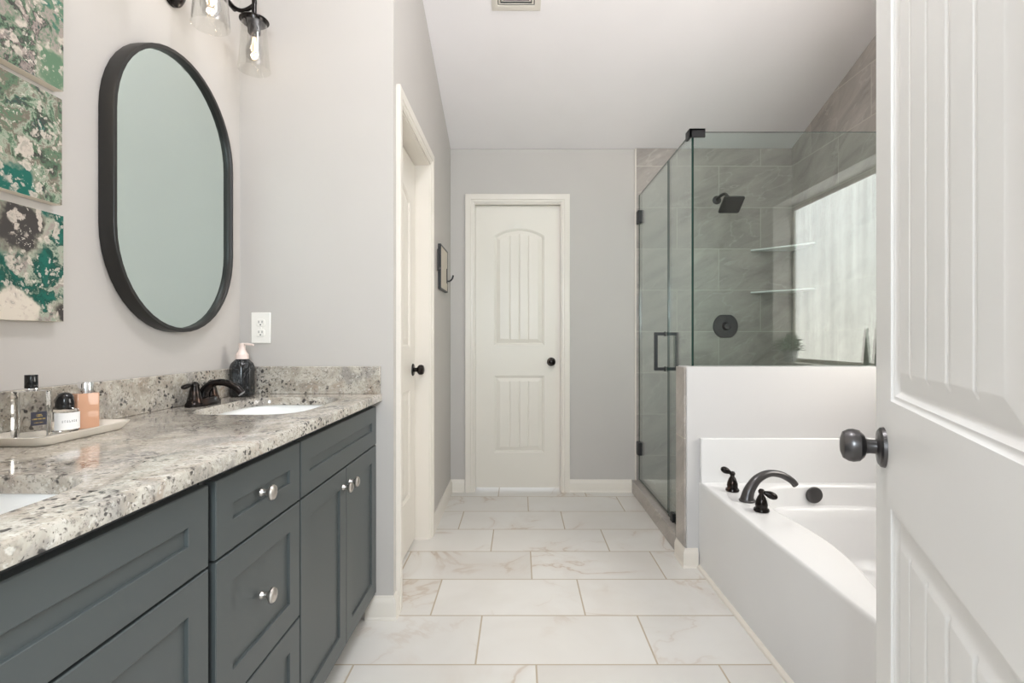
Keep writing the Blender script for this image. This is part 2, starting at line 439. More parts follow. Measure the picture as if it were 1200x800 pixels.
# walls
st(MB().prism([(YF-.12, 0), (YV+.1, 0), (YV+.1, zc(YV+.1)), (YF-.12, zc(YF-.12))], 0, XL-.1, XL).build('wall_left', M['paint'], smooth=False), 'greige wall behind the vanity and the oval mirror')
st(MB().prism([(YV, 0), (YV+.1, 0), (YV+.1, zc(YV+.1)), (YV, zc(YV))], 0, XL, XH).build('wall_vanity_end', M['paint'], smooth=False), 'grey wall at the end of the vanity, with the power outlet')
HD0, HD1, HDT = 2.125, 2.825, 2.045     # hall door opening
mb = MB()
mb.prism([(YV+.1, HDT), (HD1, HDT), (HD1, zc(HD1)), (YV+.1, zc(YV+.1))], 0, XH-.12, XH)
mb.prism([(HD1, 0), (YB, 0), (YB, zc(YB)), (HD1, zc(HD1))], 0, XH-.12, XH)
st(mb.build('wall_hall', M['paint'], smooth=False), 'short greige wall holding the hall door and the coat hooks')
BX0, BX1, BT = -0.33, 0.302, 2.06       # back door opening
mb = MB()
mb.box(XH-.12, BX0, YB, YB+.12, 0, 2.44).box(BX1, 0.827, YB, YB+.12, 0, 2.44).box(BX0, BX1, YB, YB+.12, BT, 2.44)
st(mb.build('wall_back', M['paint'], smooth=False), 'beige back wall around the narrow panelled door')
st(MB().box(0.827, XR+.2, YB-.008, YB+.12, 0, 2.443).build('wall_shower_back', M['tile_back'], smooth=False), 'grey stone tiled back wall of the shower')
WY0, WY1, WZ0, WZ1 = 1.12, 2.32, 0.915, 2.097
mb = MB()
mb.prism([(YF-.12, 0), (2.545, 0), (2.545, WZ0), (YF-.12, WZ0)], 0, XR, XR+.2)
mb.prism([(YF-.12, WZ0), (WY0, WZ0), (WY0, WZ1), (YF-.12, WZ1)], 0, XR, XR+.2)
mb.prism([(WY1, WZ0), (2.545, WZ0), (2.545, WZ1), (WY1, WZ1)], 0, XR, XR+.2)
mb.prism([(YF-.12, WZ1), (2.545, WZ1), (2.545, zc(2.545)), (YF-.12, zc(YF-.12))], 0, XR, XR+.2)
st(mb.build('wall_right', M['paint'], smooth=False), 'greige wall beside the bathtub around the tall window')
st(MB().prism([(2.545, 0), (YB-.008, 0), (YB-.008, zc(YB-.008)), (2.545, zc(2.545))], 0, XR, XR+.2).build('wall_shower_right', M['tile_side'], smooth=False), 'grey stone tiled side wall of the shower')
mb = MB()
mb.prism([(XL-.1, 0), (-0.47, 0), (-0.47, zc(YF)), (XL-.1, zc(YF))], 1, YF-.12, YF)
mb.prism([(0.335, 0), (XR+.2, 0), (XR+.2, zc(YF)), (0.335, zc(YF))], 1, YF-.12, YF)
mb.prism([(-0.47, 2.06), (0.335, 2.06), (0.335, zc(YF)), (-0.47, zc(YF))], 1, YF-.12, YF)
st(mb.build('wall_front', M['paint'], smooth=False), 'wall with the doorway the open white door hangs in')
# half wall between bathtub and shower
HW0, HW1, HWX, HWZ = 2.48, 2.612, 0.793, 0.957
st(MB().box(HWX+.006, XR, HW0, HW1, 0, HWZ).build('wall_half', M['half_white'], bevel=0.003), 'white half wall between the bathtub and the shower')
st(MB().box(HWX-.004, HWX+.006, HW0+.006, HW1+.004, 0.09, HWZ-.004).build('trim_1', M['tile_end'], bevel=0.002), 'stone tiled end of the half wall', 'trim')
st(MB().box(0.93, XR, HW1, YB-.008, 0, 0.02).build('floor_shower', M['tile_pan'], smooth=False), 'small tiled shower floor behind the glass', 'floor')
st(MB().box(0.797, 0.93, HW1, YB-.008, 0, 0.088).build('trim_2', M['tile_curb'], bevel=0.003), 'low stone tiled shower curb under the glass', 'trim')
st(MB().box(0.819, 0.829, YB-.014, YB+.0, 0.088, 2.442).build('trim_3', M['white'], bevel=0.002), 'thin white edge strip beside the shower tile', 'trim')

# baseboards: profile (offset from wall, height)
BP = [(0, 0), (0.016, 0), (0.016, 0.006), (0.013, 0.012), (0.013, 0.064), (0.010, 0.074), (0.006, 0.082), (0.005, 0.090), (0, 0.090)]
def baseboard_y(mb, x, sgn, y0, y1): mb.prism([(x+sgn*a, h) for a, h in BP], 1, y0, y1)
def baseboard_x(mb, y, sgn, x0, x1): mb.prism([(y+sgn*a, h) for a, h in BP], 0, x0, x1)
def baseboard_L(pts):
    """pts: fn(offset) -> list of plan points of the mitred run at that offset from the wall"""
    mb = MB(); rows = [[(x, y, h) for x, y in pts(a)] for a, h in BP]
    n = len(rows); m = len(rows[0]); v = [p for r in rows for p in r]
    f = [(m*i+k, m*i+k+1, m*(i+1)+k+1, m*(i+1)+k) for i in range(n-1) for k in range(m-1)]
    f += [tuple(m*i for i in range(n)), tuple(m*i+m-1 for i in range(n-1, -1, -1))]
    return mb.add(v, f)
mb = baseboard_L(lambda a: [(-0.60, YV-a), (XH+a, YV-a), (XH+a, 2.060)])
st(mb.build('baseboard_vanity_end', M['white'], angle=25), 'white baseboard round the corner beside the grey vanity', 'baseboard')
mb = MB(); baseboard_y(mb, XH, 1, 2.892, YB)
st(mb.build('baseboard_hall', M['white'], angle=25), 'white baseboard under the coat hooks', 'baseboard')
mb = MB(); baseboard_x(mb, YB, -1, XH, -0.391)
st(mb.build('baseboard_back_left', M['white'], angle=25), 'short white baseboard left of the narrow door', 'baseboard')
mb = MB(); baseboard_x(mb, YB, -1, 0.355, 0.797)
st(mb.build('baseboard_back_right', M['white'], angle=25), 'white baseboard between the narrow door and the shower', 'baseboard')
mb = baseboard_L(lambda a: [(0.852, HW0-a), (HWX-a, HW0-a), (HWX-a, HW1)])
st(mb.build('baseboard_half_wall', M['white'], angle=25), 'white baseboard round the foot of the half wall', 'baseboard')

# ------------------------------------------------------------------ panelled doors
def door_profile(d):
    P = [(0, 0), (0.003, -0.004), (0.008, -0.0035), (0.014, -0.0095), (0.017, -0.010), (0.044, -0.003), (9, -0.003)]
    if d <= 0: return 0.0
    for (a, b), (c, e) in zip(P, P[1:]):
        if d <= c: return b+(e-b)*(d-a)/(c-a)
    return -0.003
def door_leaf(P0, du, nrm, width, z0, z1, thick, panels, grooves, arch_fine=0.0045, gd=0.0032):
    """P0: free-edge point of the face; du: unit vector to the hinge; nrm: unit normal out of the face"""
    du = Vector(du).normalized(); nrm = Vector(nrm).normalized()
    def lines(lo, hi, feats, base):
        s = {round(lo, 4), round(hi, 4)}
        k = lo
        while k < hi: s.add(round(k, 4)); k += base
        for a, b, stp in feats:
            k = a
            while k <= b+1e-6:
                if lo < k < hi: s.add(round(k, 4))
                k += stp
        o = sorted(s); r = [o[0]]
        for q in o[1:]:
            if q-r[-1] > 0.0007: r.append(q)
        r[-1] = o[-1]
        return r
    fu, fv = [], []
    for (u0, u1, v0, v1, rise) in panels:
        fu += [(u0-.002, u0+.046, .002), (u1-.046, u1+.002, .002)]
        fv += [(v0-.002, v0+.046, .002)]
        fv += [(v1-.046, v1+.002, .002)] if rise == 0 else [(v1-.05, v1+rise+.006, arch_fine)]
        if rise: fu += [(u0, u1, 0.008)]
    for g in grooves: fu += [(g-.0045, g+.0045, .0015)]
    U = lines(0, width, fu, 0.05); V = lines(z0, z1, fv, 0.08)
    def depth(u, v):
        for (u0, u1, v0, v1, rise) in panels:
            if not (u0 < u < u1 and v0 < v < v1+rise): continue
            if rise:
                c = (u1-u0)/2; R = (c*c+rise*rise)/(2*rise); uc = (u0+u1)/2
                dt = R-math.hypot(u-uc, v-(v1+rise-R)) if v > v1+rise-R else 9
            else: dt = v1-v
            d = min(u-u0, u1-u, v-v0, dt)
            h = door_profile(d)
            if d > 0.036:
                for g in grooves:
                    h -= max(0, 1-abs(u-g)/0.004)*gd*min(1, (d-0.036)/0.006)
            return h
        return 0.0
    mb = MB(); P0 = Vector(P0); Z = Vector((0, 0, 1))
    nu, nv = len(U), len(V)
    verts = [P0+du*u+Z*v+nrm*depth(u, v) for v in V for u in U]
    faces = [(j*nu+i, j*nu+i+1, (j+1)*nu+i+1, (j+1)*nu+i) for j in range(nv-1) for i in range(nu-1)]
    b = len(verts)
    bc = [P0+du*u+Z*v-nrm*thick for u, v in ((0, z0), (width, z0), (width, z1), (0, z1))]
    verts += bc
    bot = list(range(nu)); top = [(nv-1)*nu+i for i in range(nu)]
    lef = [j*nu for j in range(nv)]; rig = [j*nu+nu-1 for j in range(nv)]
    faces += [(b+3, b+2, b+1, b), bot[::-1]+[b, b+1], top+[b+2, b+3], lef+[b+3, b], rig[::-1]+[b+1, b+2]]
    return mb.add(verts, faces)

KNOB = [(0, .062), (.012, .0615), (.022, .058), (.0265, .050), (.0275, .043), (.0255, .034), (.019, .0275), (.0125, .025), (.0115, .020), (.0115, .011), (.014, .0095), (.028, .008), (.032, .005), (.033, 0)]
def door_knob(p, nrm, parent, mat, s=1.0):
    prof = [(r*s, h*s) for r, h in KNOB]
    return MB().lathe(prof, p, nrm, 36).build('door_knob', mat, parent, angle=30, label='dark bronze round door knob')

# back door (door_1)
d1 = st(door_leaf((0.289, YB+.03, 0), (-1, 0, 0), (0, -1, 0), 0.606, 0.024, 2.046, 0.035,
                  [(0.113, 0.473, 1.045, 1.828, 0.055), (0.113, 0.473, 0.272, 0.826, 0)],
                  [0.2265, 0.293, 0.3595]).build('door_1', M['door_shaded'], angle=40), 'narrow white arch-panelled door in the back wall', 'door')
door_knob((0.289-.062, YB+.03, 0.926), (0, -1, 0), d1, M['bronze'], 0.95)
mb = MB()   # jamb and casing
mb.box(BX0, BX0+.012, YB-.001, YB+.115, 0, BT-.012).box(BX1-.012, BX1, YB-.001, YB+.115, 0, BT-.012).box(BX0, BX1, YB-.001, YB+.115, BT-.012, BT)
CASING = [(1.0, 0), (1.0, .016), (.95, .018), (.40, .017), (.36, .0135), (.14, .0125), (.08, .009), (0.0, .008), (0.0, 0)]
def casing(mb, a0, a1, zt, wd, put):
    """mitred U-shaped casing; put(a, depth, z) places a point; a runs along the wall"""
    def row(f, t0): return [put(a0-wd*f, t0, 0), put(a0-wd*f, t0, zt+wd*f), put(a1+wd*f, t0, zt+wd*f), put(a1+wd*f, t0, 0)]
    rows = [row(f, t0) for f, t0 in CASING]
    v = [p for r in rows for p in r]; n = len(rows)
    f = [(4*i+k, 4*i+k+1, 4*(i+1)+k+1, 4*(i+1)+k) for i in range(n-1) for k in range(3)]
    f += [(4*(n-1)+k, 4*(n-1)+k+1, k+1, k) for k in range(3)] if False else []
    f += [tuple(4*i for i in range(n)), tuple(4*i+3 for i in range(n-1, -1, -1))]
    mb.add(v, f)
casing(mb, BX0+.005, BX1-.008, BT-.004, 0.062, lambda a, d, z: (a, YB-d, z))
st(mb.build('trim_4', M['white'], angle=30), 'white casing around the narrow back door', 'trim')

# hall door (door_2)
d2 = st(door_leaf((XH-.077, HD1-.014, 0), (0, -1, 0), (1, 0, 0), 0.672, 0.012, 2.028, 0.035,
                  [(0.12, 0.55, 1.045, 1.80, 0.055), (0.12, 0.55, 0.272, 0.826, 0)], [0.2, 0.268, 0.336, 0.404, 0.47]).build('door_2', M['door_shaded'], angle=40), 'white door in the hall wall seen edge-on', 'door')
door_knob((XH-.077, HD1-.014-.058, 0.926), (1, 0, 0), d2, M['bronze'])
mb = MB()
mb.box(XH-.12, XH+.001, HD0, HD0+.012, 0, HDT-.012).box(XH-.12, XH+.001, HD1-.012, HD1, 0, HDT-.012).box(XH-.12, XH+.001, HD0, HD1, HDT-.012, HDT)
casing(mb, HD0+.002, HD1-.002, HDT-.004, 0.064, lambda a, d, z: (XH+d, a, z))
st(mb.build('trim_5', M['white'], angle=30), 'white casing around the hall door', 'trim')

# open entry door (door_3)
DD = Vector((-0.4254, -0.9050, 0)); DN = Vector((-0.9050, 0.4254, 0))
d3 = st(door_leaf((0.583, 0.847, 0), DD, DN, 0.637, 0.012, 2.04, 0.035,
                  [(0.106, 0.531, 1.0, 1.80, 0.06), (0.106, 0.531, 0.27, 0.846, 0)], [0.2, 0.274, 0.351, 0.4265], gd=0.0045).build('door_3', M['door_lit'], angle=40), 'open white plank-panelled door in the right foreground', 'door')
door_knob(Vector((0.583, 0.847, 0.924))+DD*0.06, DN, d3, M['gunmetal'], 0.93)

# ------------------------------------------------------------------ window over the bathtub
mb = MB()
gx = 2.093
mb.box(gx-.012, gx+.03, WY0, WY0+.03, WZ0, WZ1).box(gx-.012, gx+.03, WY1-.03, WY1, WZ0, WZ1)
mb.box(gx-.012, gx+.03, WY0, WY1, WZ0, WZ0+.03).box(gx-.012, gx+.03, WY0, WY1, WZ1-.035, WZ1)
win = st(mb.build('window_1', M['white'], bevel=0.003), 'tall window over the bathtub, mirrored in the shower glass', 'window')
MB().box(gx, gx+.008, WY0+.025, WY1-.025, WZ0+.025, WZ1-.03).build('window_pane', M['window'], win, smooth=False)
MB().box(XR-.012, gx-.012, WY0, WY1, WZ0-.012, WZ0+.004).build('window_sill', M['white'], win, bevel=0.003)

# ------------------------------------------------------------------ vanity cabinets
CX, CBK = -0.558, XL+.004           # front face plane of doors, back
ZT, ZB = 0.848, 0.10
def shaker(name, y0, y1, z0, z1, parent, fr=0.057):
    """recessed-panel front: frame ring with bevelled inner edge, facing +X"""
    x1 = CX; x0 = CX-.02; r = 0.007; bw = 0.006
    def ring(x, i): return [(x, y0+i, z0+i), (x, y1-i, z0+i), (x, y1-i, z1-i), (x, y0+i, z1-i)]
    e = 0.0018
    mb = MB().rings([ring(x0, 0), ring(x1-e, 0), ring(x1, e), ring(x1, fr-.001), ring(x1-.001, fr), ring(x1-r, fr+.0005)], cap0=True, cap1=True)
    return mb.build(name, M['cabinet'], parent, angle=20)
def cab_knob(y, z, parent):
    prof = [(0, .032), (.009, .0315), (.0145, .029), (.0165, .0255), (.0155, .021), (.010, .0165), (.0065, .014), (.006, .008), (.0075, .004), (.009, .0015), (.009, 0)]
    return MB().lathe(prof, (CX, y, z), (1, 0, 0), 28).build('knob', M['nickel'], parent, label='brushed nickel round knob')
G = 0.0025
def carcass(y0, y1, parent):
    mb = MB().box(CBK, CX-.0215, y0+.001, y1-.001, ZB, .115).box(CX-.036, CX-.0215, y0+.001, y1-.001, .115, ZT)
    mb.box(CBK, CX-.036, y0+.001, y0+.016, .115, ZT).box(CBK, CX-.036, y1-.016, y1-.001, .115, ZT).box(CBK, CBK+.01, y0+.016, y1-.016, .115, ZT)
    return mb.build('cabinet_box', M['cab_dark'], parent, label='dark cabinet carcass seen in the gaps')
def toe(y0, y1, parent):
    MB().box(CBK, CX-.075, y0+.001, y1-.001, 0, ZB).build('toe_kick', M['cabinet'], parent)
def sink_cabinet(y0, y1, label):
    t = thing('vanity_cabinet', label, 'cabinet', (CX-.27, (y0+y1)/2, 0), 'grey vanity cabinets')
    carcass(y0, y1, t); toe(y0, y1, t)
    shaker('false_drawer_front', y0+G, y1-G, 0.680+G, 0.828, t)
    ym = (y0+y1)/2
    for a, b, ky in ((y0+G, ym-G*.6, ym-.032), (ym+G*.6, y1-G, ym+.032)):
        d = shaker('cabinet_door', a, b, ZB+.006, 0.680-G, t)
        cab_knob(ky, 0.622, d)
    return t
sink_cabinet(0.238, 0.932, 'grey two-door vanity cabinet nearest the doorway, left of the drawer cabinet')
t = thing('drawer_cabinet', 'grey vanity cabinet of three drawers between the two sink cabinets', 'cabinet', (CX-.27, 1.129, 0), 'grey vanity cabinets')
carcass(0.934, 1.320, t); toe(0.934, 1.320, t)
for z0, z1 in ((0.680+G, 0.828), (0.387+G, 0.680-G), (ZB+.006, 0.387-G)):
    d = shaker('drawer', 0.952, 1.320-.005, z0, z1, t)
    cab_knob(1.118, (z0+z1)/2+.004, d)
sink_cabinet(1.320, 2.016, 'grey two-door vanity cabinet at the far end, beside the hall wall corner')

# countertop with two undermount sink cut-outs
def superpt(cx, cy, a, b, k, n, e=4.2):
    t = 2*PI*k/n; c, s_ = math.cos(t), math.sin(t)
    return (cx+a*math.copysign(abs(c)**(2/e), c), cy+b*math.copysign(abs(s_)**(2/e), s_))
SINKS = [0.588, 1.668]; SKX, SA, SB = -0.795, 0.166, 0.216
ct = thing('countertop', 'speckled cream granite countertop over the grey vanity', 'countertop', (-0.8, 1.1, 0.85))
ZC0, ZC1 = 0.850, 0.878; XF, XB = -0.537, XL+.003; Y0, Y1 = YF+.003, YV-.002
mb = MB(); N = 64
splits = [Y0, 1.128, Y1]
for i, sy in enumerate(SINKS):
    ya, yb = splits[i], splits[i+1]
    inner, outer = [], []
    for k in range(N):
        x, y = superpt(SKX, sy, SA, SB, k, N); inner.append((x, y))
        dx, dy = x-SKX, y-sy; tt = 1e9
        if dx > 1e-9: tt = min(tt, (XF-SKX)/dx)
        if dx < -1e-9: tt = min(tt, (XB-SKX)/dx)
        if dy > 1e-9: tt = min(tt, (yb-sy)/dy)
        if dy < -1e-9: tt = min(tt, (ya-sy)/dy)
        outer.append([SKX+dx*tt, sy+dy*tt])
    for cxx, cyy in ((XF, ya), (XF, yb), (XB, ya), (XB, yb)):     # snap ring vertices to the corners
        k = min(range(N), key=lambda q: (outer[q][0]-cxx)**2+(outer[q][1]-cyy)**2); outer[k] = [cxx, cyy]
    e = 0.004
    def clampf(p): return (min(p[0], XF-e) if abs(p[0]-XF) < 1e-6 else p[0], p[1])
    r_top_o = [(*clampf(p), ZC1) for p in outer]
    r_side1 = [(p[0], p[1], ZC1-e) if abs(p[0]-XF) < 1e-6 else (p[0], p[1], ZC1-1e-5) for p in outer]
    r_side2 = [(p[0], p[1], ZC0) for p in outer]
    in_top = [(p[0]+(p[0]-SKX)*.012, p[1]+(p[1]-sy)*.01, ZC1) for p in inner]
    in_1 = [(p[0], p[1], ZC1-.003) for p in inner]; in_2 = [(p[0], p[1], ZC0) for p in inner]
    mb.rings([r_side2, r_side1, r_top_o, in_top, in_1, in_2, r_side2])
mb.build('granite_slab', M['granite'], ct, angle=50)
MB().box(XL+.002, XL+.022, Y0, Y1, ZC1, 0.981).build('backsplash', M['granite'], ct, bevel=0.002)
MB().box(XL+.022, -0.540, Y1-.020, Y1, ZC1, 0.984).build('side_splash', M['granite'], ct, bevel=0.002)
for sy, lab in zip(SINKS, ('white undermount sink in the granite nearest the doorway', 'white undermount sink below the bronze faucet')):
    rs = []
    for a, b, z in ((SA+.022, SB+.022, ZC0-.012), (SA+.022, SB+.022, ZC0-.0005), (SA+.006, SB+.006, ZC0-.0005), (SA+.002, SB+.002, ZC0-.012), (SA-.012, SB-.014, ZC0-.09), (SA-.04, SB-.045, ZC0-.125), (SA-.10, SB-.12, ZC0-.140), (.022, .022, ZC0-.146)):
        rs.append([(*superpt(SKX, sy, a, b, k, 48, 4.0 if a > .1 else 2.2), z) for k in range(48)])
    tS = thing('sink', lab, 'sink', (SKX, sy, ZC0-.15), 'undermount sinks')
    MB().rings(rs, cap1=True).build('basin', M['ceramic'], tS, angle=60)
    MB().lathe([(0, .004), (.012, .0045), (.02, .003), (.023, 0)], (SKX, sy, ZC0-.1455), (0, 0, 1), 24).build('drain', M['bronze'], tS, label='dark drain')

# sink faucet (centerset, two lever handles)
fy = 1.667; fxx = -1.018; fz = ZC1
tf = thing('sink_faucet', 'dark bronze two-handle faucet behind the far sink', 'faucet', (fxx, fy, fz))
def oval(cx, cy, a, b, z, n=40, e=2.6): return [(*superpt(cx, cy, a, b, k, n, e), z) for k in range(n)]
MB().rings([oval(fxx, fy, .030, .075, fz+.0005), oval(fxx, fy, .030, .075, fz+.009), oval(fxx, fy, .026, .071, fz+.014), oval(fxx, fy, .024, .068, fz+.023), oval(fxx, fy, .018, .061, fz+.027)], True, True).build('base_plate', M['bronze'], tf)
sp = catmull([(fxx, fy, fz+.02), (fxx+.004, fy, fz+.046), (fxx+.028, fy, fz+.068), (fxx+.066, fy, fz+.072), (fxx+.102, fy, fz+.058), (fxx+.124, fy, fz+.036)], 6)
MB().tube(sp, [.0165-.006*min(1, i/(len(sp)*.45)) if i < len(sp)*.5 else .0105+.0012*(i/len(sp)) for i in range(len(sp))], 18).build('spout', M['bronze'], tf)
MB().lathe([(.0035, 0), (.0035, .03), (.009, .034), (.010, .040), (.006, .047), (0, .049)], (fxx-.022, fy-.004, fz+.025), (0, 0, 1), 16).build('lift_rod', M['bronze'], tf)
for sgn in (-1, 1):
    hy = fy+sgn*.044
    h = MB().lathe([(.023, 0), (.022, .010), (.019, .018), (.016, .034), (.0135, .044), (.012, .050), (.013, .054), (.010, .062), (.004, .066), (0, .0665)], (fxx, hy, fz+.012), (0, 0, 1), 24).build('handle', M['bronze'], tf)
    lv = [(fxx, hy, fz+.068), (fxx-.004, hy+sgn*.014, fz+.070), (fxx-.006, hy+sgn*.024, fz+.068), (fxx-.010, hy+sgn*.038, fz+.064), (fxx-.012, hy+sgn*.045, fz+.063)]
    lv = catmull(lv, 4)
    MB().tube(lv, [.006, .006, .006, .0055, .006, .007, .008, .009, .0098, .0102, .0104, .0103, .010, .009, .007, .005, .003][:len(lv)], 14, flat=.7).build('lever', M['bronze'], h)

# soap dispenser
sx, sy = -1.026, 1.915
tsd = thing('soap_dispenser', 'black marbled soap bottle with blush pump beside the faucet', 'soap dispenser', (sx, sy, ZC1))
def octr(a, z): return [(sx+a*math.cos(PI/8+k*PI/4), sy+a*math.sin(PI/8+k*PI/4), z) for k in range(8)]
MB().rings([octr(.038, ZC1+.0005), octr(.0425, ZC1+.006), octr(.0425, ZC1+.108), octr(.038, ZC1+.121), octr(.025, ZC1+.134), octr(.0215, ZC1+.138)], True, True).build('bottle', M['soap'], tsd, bevel=0.003, angle=28)
MB().lathe([(.022, 0), (.022, .016), (.019, .020), (.013, .030), (.011, .036), (.011, .050), (.012, .052), (.012, .058), (0, .059)], (sx, sy, ZC1+.138), (0, 0, 1), 24).build('pump', M['pump'], tsd)
MB().tube([(sx, sy, ZC1+.192), (sx+.02, sy-.004, ZC1+.193), (sx+.046, sy-.008, ZC1+.190)], [.0055, .0045, .0035], 10).build('nozzle', M['pump'], tsd)

# tray with perfume bottles
TX0, TX1, TY0, TY1 = -1.062, -0.925, 1.005, 1.245
def rr(x0, x1, y0, y1, r, z): return [(*p, z) for p in rrect(x0, x1, y0, y1, r, 6)]
def inset(d, z, r=0.022): return rr(TX0+d, TX1-d, TY0+d, TY1-d, r, z)
z = ZC1
mb = MB().rings([inset(.012, z+.0005), inset(.010, z+.003), inset(.001, z+.016), inset(0, z+.019), inset(.003, z+.0195), inset(.006, z+.016), inset(.014, z+.008), inset(.018, z+.007, .016)], True, True)
tag(mb.build('tray', M['tray'], angle=50), 'cream ceramic tray holding three perfume bottles on the counter', 'tray')
zt = ZC1+.0078
def rbox(name, c, a, b, z0, z1, rot, mat, parent, r=.004, bev=0.0):
    mb = MB(); P = rrect(-a, a, -b, b, r, 4)
    R = Matrix.Rotation(rot, 3, 'Z')
    mb.rings([[tuple(Vector((c[0], c[1], zz))+R @ Vector((p[0]*s_, p[1]*s_, 0))) for p in P] for s_, zz in ((.96, z0), (1, z0+.002), (1, z1-.002), (.96, z1))], True, True)
    return mb.build(name, mat, parent)
def plate_on(name, c, rot, off, u0, u1, z0, z1, mat, parent, th=0.0008):
    """thin label on the face whose outward direction is rot (radians), off metres from c"""
    n = Vector((math.cos(rot), math.sin(rot), 0)); u = Vector((-math.sin(rot), math.cos(rot), 0))
    o = Vector((c[0], c[1], 0))+n*off
    v = [o+n*d+u*a+Vector((0, 0, zz)) for d in (0, th) for a, zz in ((u0, z0), (u1, z0), (u1, z1), (u0, z1))]
    return MB().add(v, [(3,2,1,0), (4,5,6,7), (0,1,5,4), (1,2,6,5), (2,3,7,6), (3,0,4,7)]).build(name, mat, parent, smooth=False)
def ink(parent, mat, c, rot, off, rows, name='lettering'):
    n = Vector((math.cos(rot), math.sin(rot), 0)); u = Vector((-math.sin(rot), math.cos(rot), 0))
    o = Vector((c[0], c[1], 0))+n*off; mb = MB()
    for (u0, u1, z0, h, cnt) in rows:
        wd = (u1-u0)/cnt
        for k in range(cnt):
            a, b = u0+k*wd, u0+k*wd+wd*.68
            pts = ((a, z0), (b, z0), (b, z0+h), (a, z0+h)) if k % 3 else ((a, z0), (a+wd*.3, z0), (a+wd*.3, z0+h), (a, z0+h))
            v = [o+n*d+u*q+Vector((0, 0, zz)) for d in (0, .0004) for q, zz in pts]
            mb.add(v, [(3,2,1,0), (4,5,6,7), (0,1,5,4), (1,2,6,5), (2,3,7,6), (3,0,4,7)])
    return mb.build(name, mat, parent, smooth=False)
# tall clear bottle
c1 = (-1.026, 1.088); r1 = math.radians(-28)
t1 = thing('perfume_bottle', 'tall clear glass perfume bottle with black cap and navy label', 'perfume bottle', (c1[0], c1[1], zt), 'perfume bottles on the tray')
rbox('glass_body', c1, .021, .027, zt, zt+.095, r1, M['bottle_glass'], t1)
rbox('neck', c1, .009, .009, zt+.095, zt+.101, r1, M['chrome'], t1, .004)
MB().lathe([(.0105, 0), (.011, .001), (.011, .027), (.0104, .028), (0, .028)], (c1[0], c1[1], zt+.101), (0, 0, 1), 28).build('cap', M['black_plastic'], t1, label='black cylindrical cap')
lb = plate_on('label', c1, r1, .0212, -.008, .018, zt+.024, zt+.052, M['label_navy'], t1)
ink(lb, M['gold_ink'], c1, r1, .0221, [(-.006, .016, zt+.036, .0025, 9), (.001, .011, zt+.042, .002, 5), (.001, .011, zt+.045, .002, 4), (-.003, .013, zt+.029, .0012, 7)])
# dome-capped bottle
c2 = (-1.006, 1.146); r2 = math.radians(-30)
t2 = thing('perfume_bottle', 'short perfume bottle with black dome cap and white label', 'perfume bottle', (c2[0], c2[1], zt), 'perfume bottles on the tray')
MB().lathe([(.0225, 0), (.024, .002), (.024, .046), (.021, .050), (.012, .051)], (c2[0], c2[1], zt), (0, 0, 1), 36).build('glass_body', M['bottle_glass'], t2)
MB().lathe([(.0165, 0), (.017, .002), (.017, .014), (.0153, .023), (.012, .030), (.006, .0335), (0, .0345)], (c2[0], c2[1], zt+.052), (0, 0, 1), 32).build('cap', M['black_plastic'], t2, label='black dome cap')
mb = MB(); a0 = r2-math.radians(62); a1 = r2+math.radians(62); n = 20
ro, ri = .0258, .0252
v = []
for k in range(n+1):
    a = a0+(a1-a0)*k/n
    for rr_, zz in ((ri, zt+.006), (ro, zt+.006), (ro, zt+.043), (ri, zt+.043)): v.append((c2[0]+rr_*math.cos(a), c2[1]+rr_*math.sin(a), zz))
f = [(4*k+i, 4*k+(i+1) % 4, 4*(k+1)+(i+1) % 4, 4*(k+1)+i) for k in range(n) for i in range(4)]+[(0, 1, 2, 3), (4*n+3, 4*n+2, 4*n+1, 4*n)]
lb = mb.add(v, f).build('label', M['label_white'], t2, label='white paper label')
mb = MB()   # curved lettering: seven letters and a small line above
for k, (am, hh) in enumerate([(-.30, .0048), (-.2, .0048), (-.1, .0048), (0, .0048), (.1, .0048), (.2, .0048), (.3, .0048)]):
    for q, (d0, d1, zb, zh) in enumerate([(-.035, -.018, 0, 1), (-.035, .03, [0, .8, 0, 0, .45, .8, 0][k], .2), (.016, .032, 0, 1 if k % 2 == 0 else .5)]):
        vs = [(c2[0]+rr_*math.cos(r2+am*1.6+d), c2[1]+rr_*math.sin(r2+am*1.6+d), zt+.022+hh*zb+z2*hh*zh) for rr_ in (.0257, .0261) for d, z2 in ((d0, 0), (d1, 0), (d1, 1), (d0, 1))]
        mb.add(vs, [(3,2,1,0), (4,5,6,7), (0,1,5,4), (1,2,6,5), (2,3,7,6), (3,0,4,7)])
mb.build('lettering', M['grey_ink'], lb, smooth=False)
# peach bottle
c3 = (-1.000, 1.193); r3 = math.radians(-25)
t3 = thing('perfume_bottle', 'peach coloured perfume bottle with chrome cap on the tray', 'perfume bottle', (c3[0], c3[1], zt), 'perfume bottles on the tray')
rbox('glass_body', c3, .014, .0225, zt, zt+.080, r3, M['peach_glass'], t3)
MB().lathe([(.012, 0), (.012, .003), (.0145, .004), (.0145, .024), (.0135, .026), (0, .0262)], (c3[0], c3[1], zt+.080), (0, 0, 1), 28).build('cap', M['chrome'], t3, label='chrome cap')

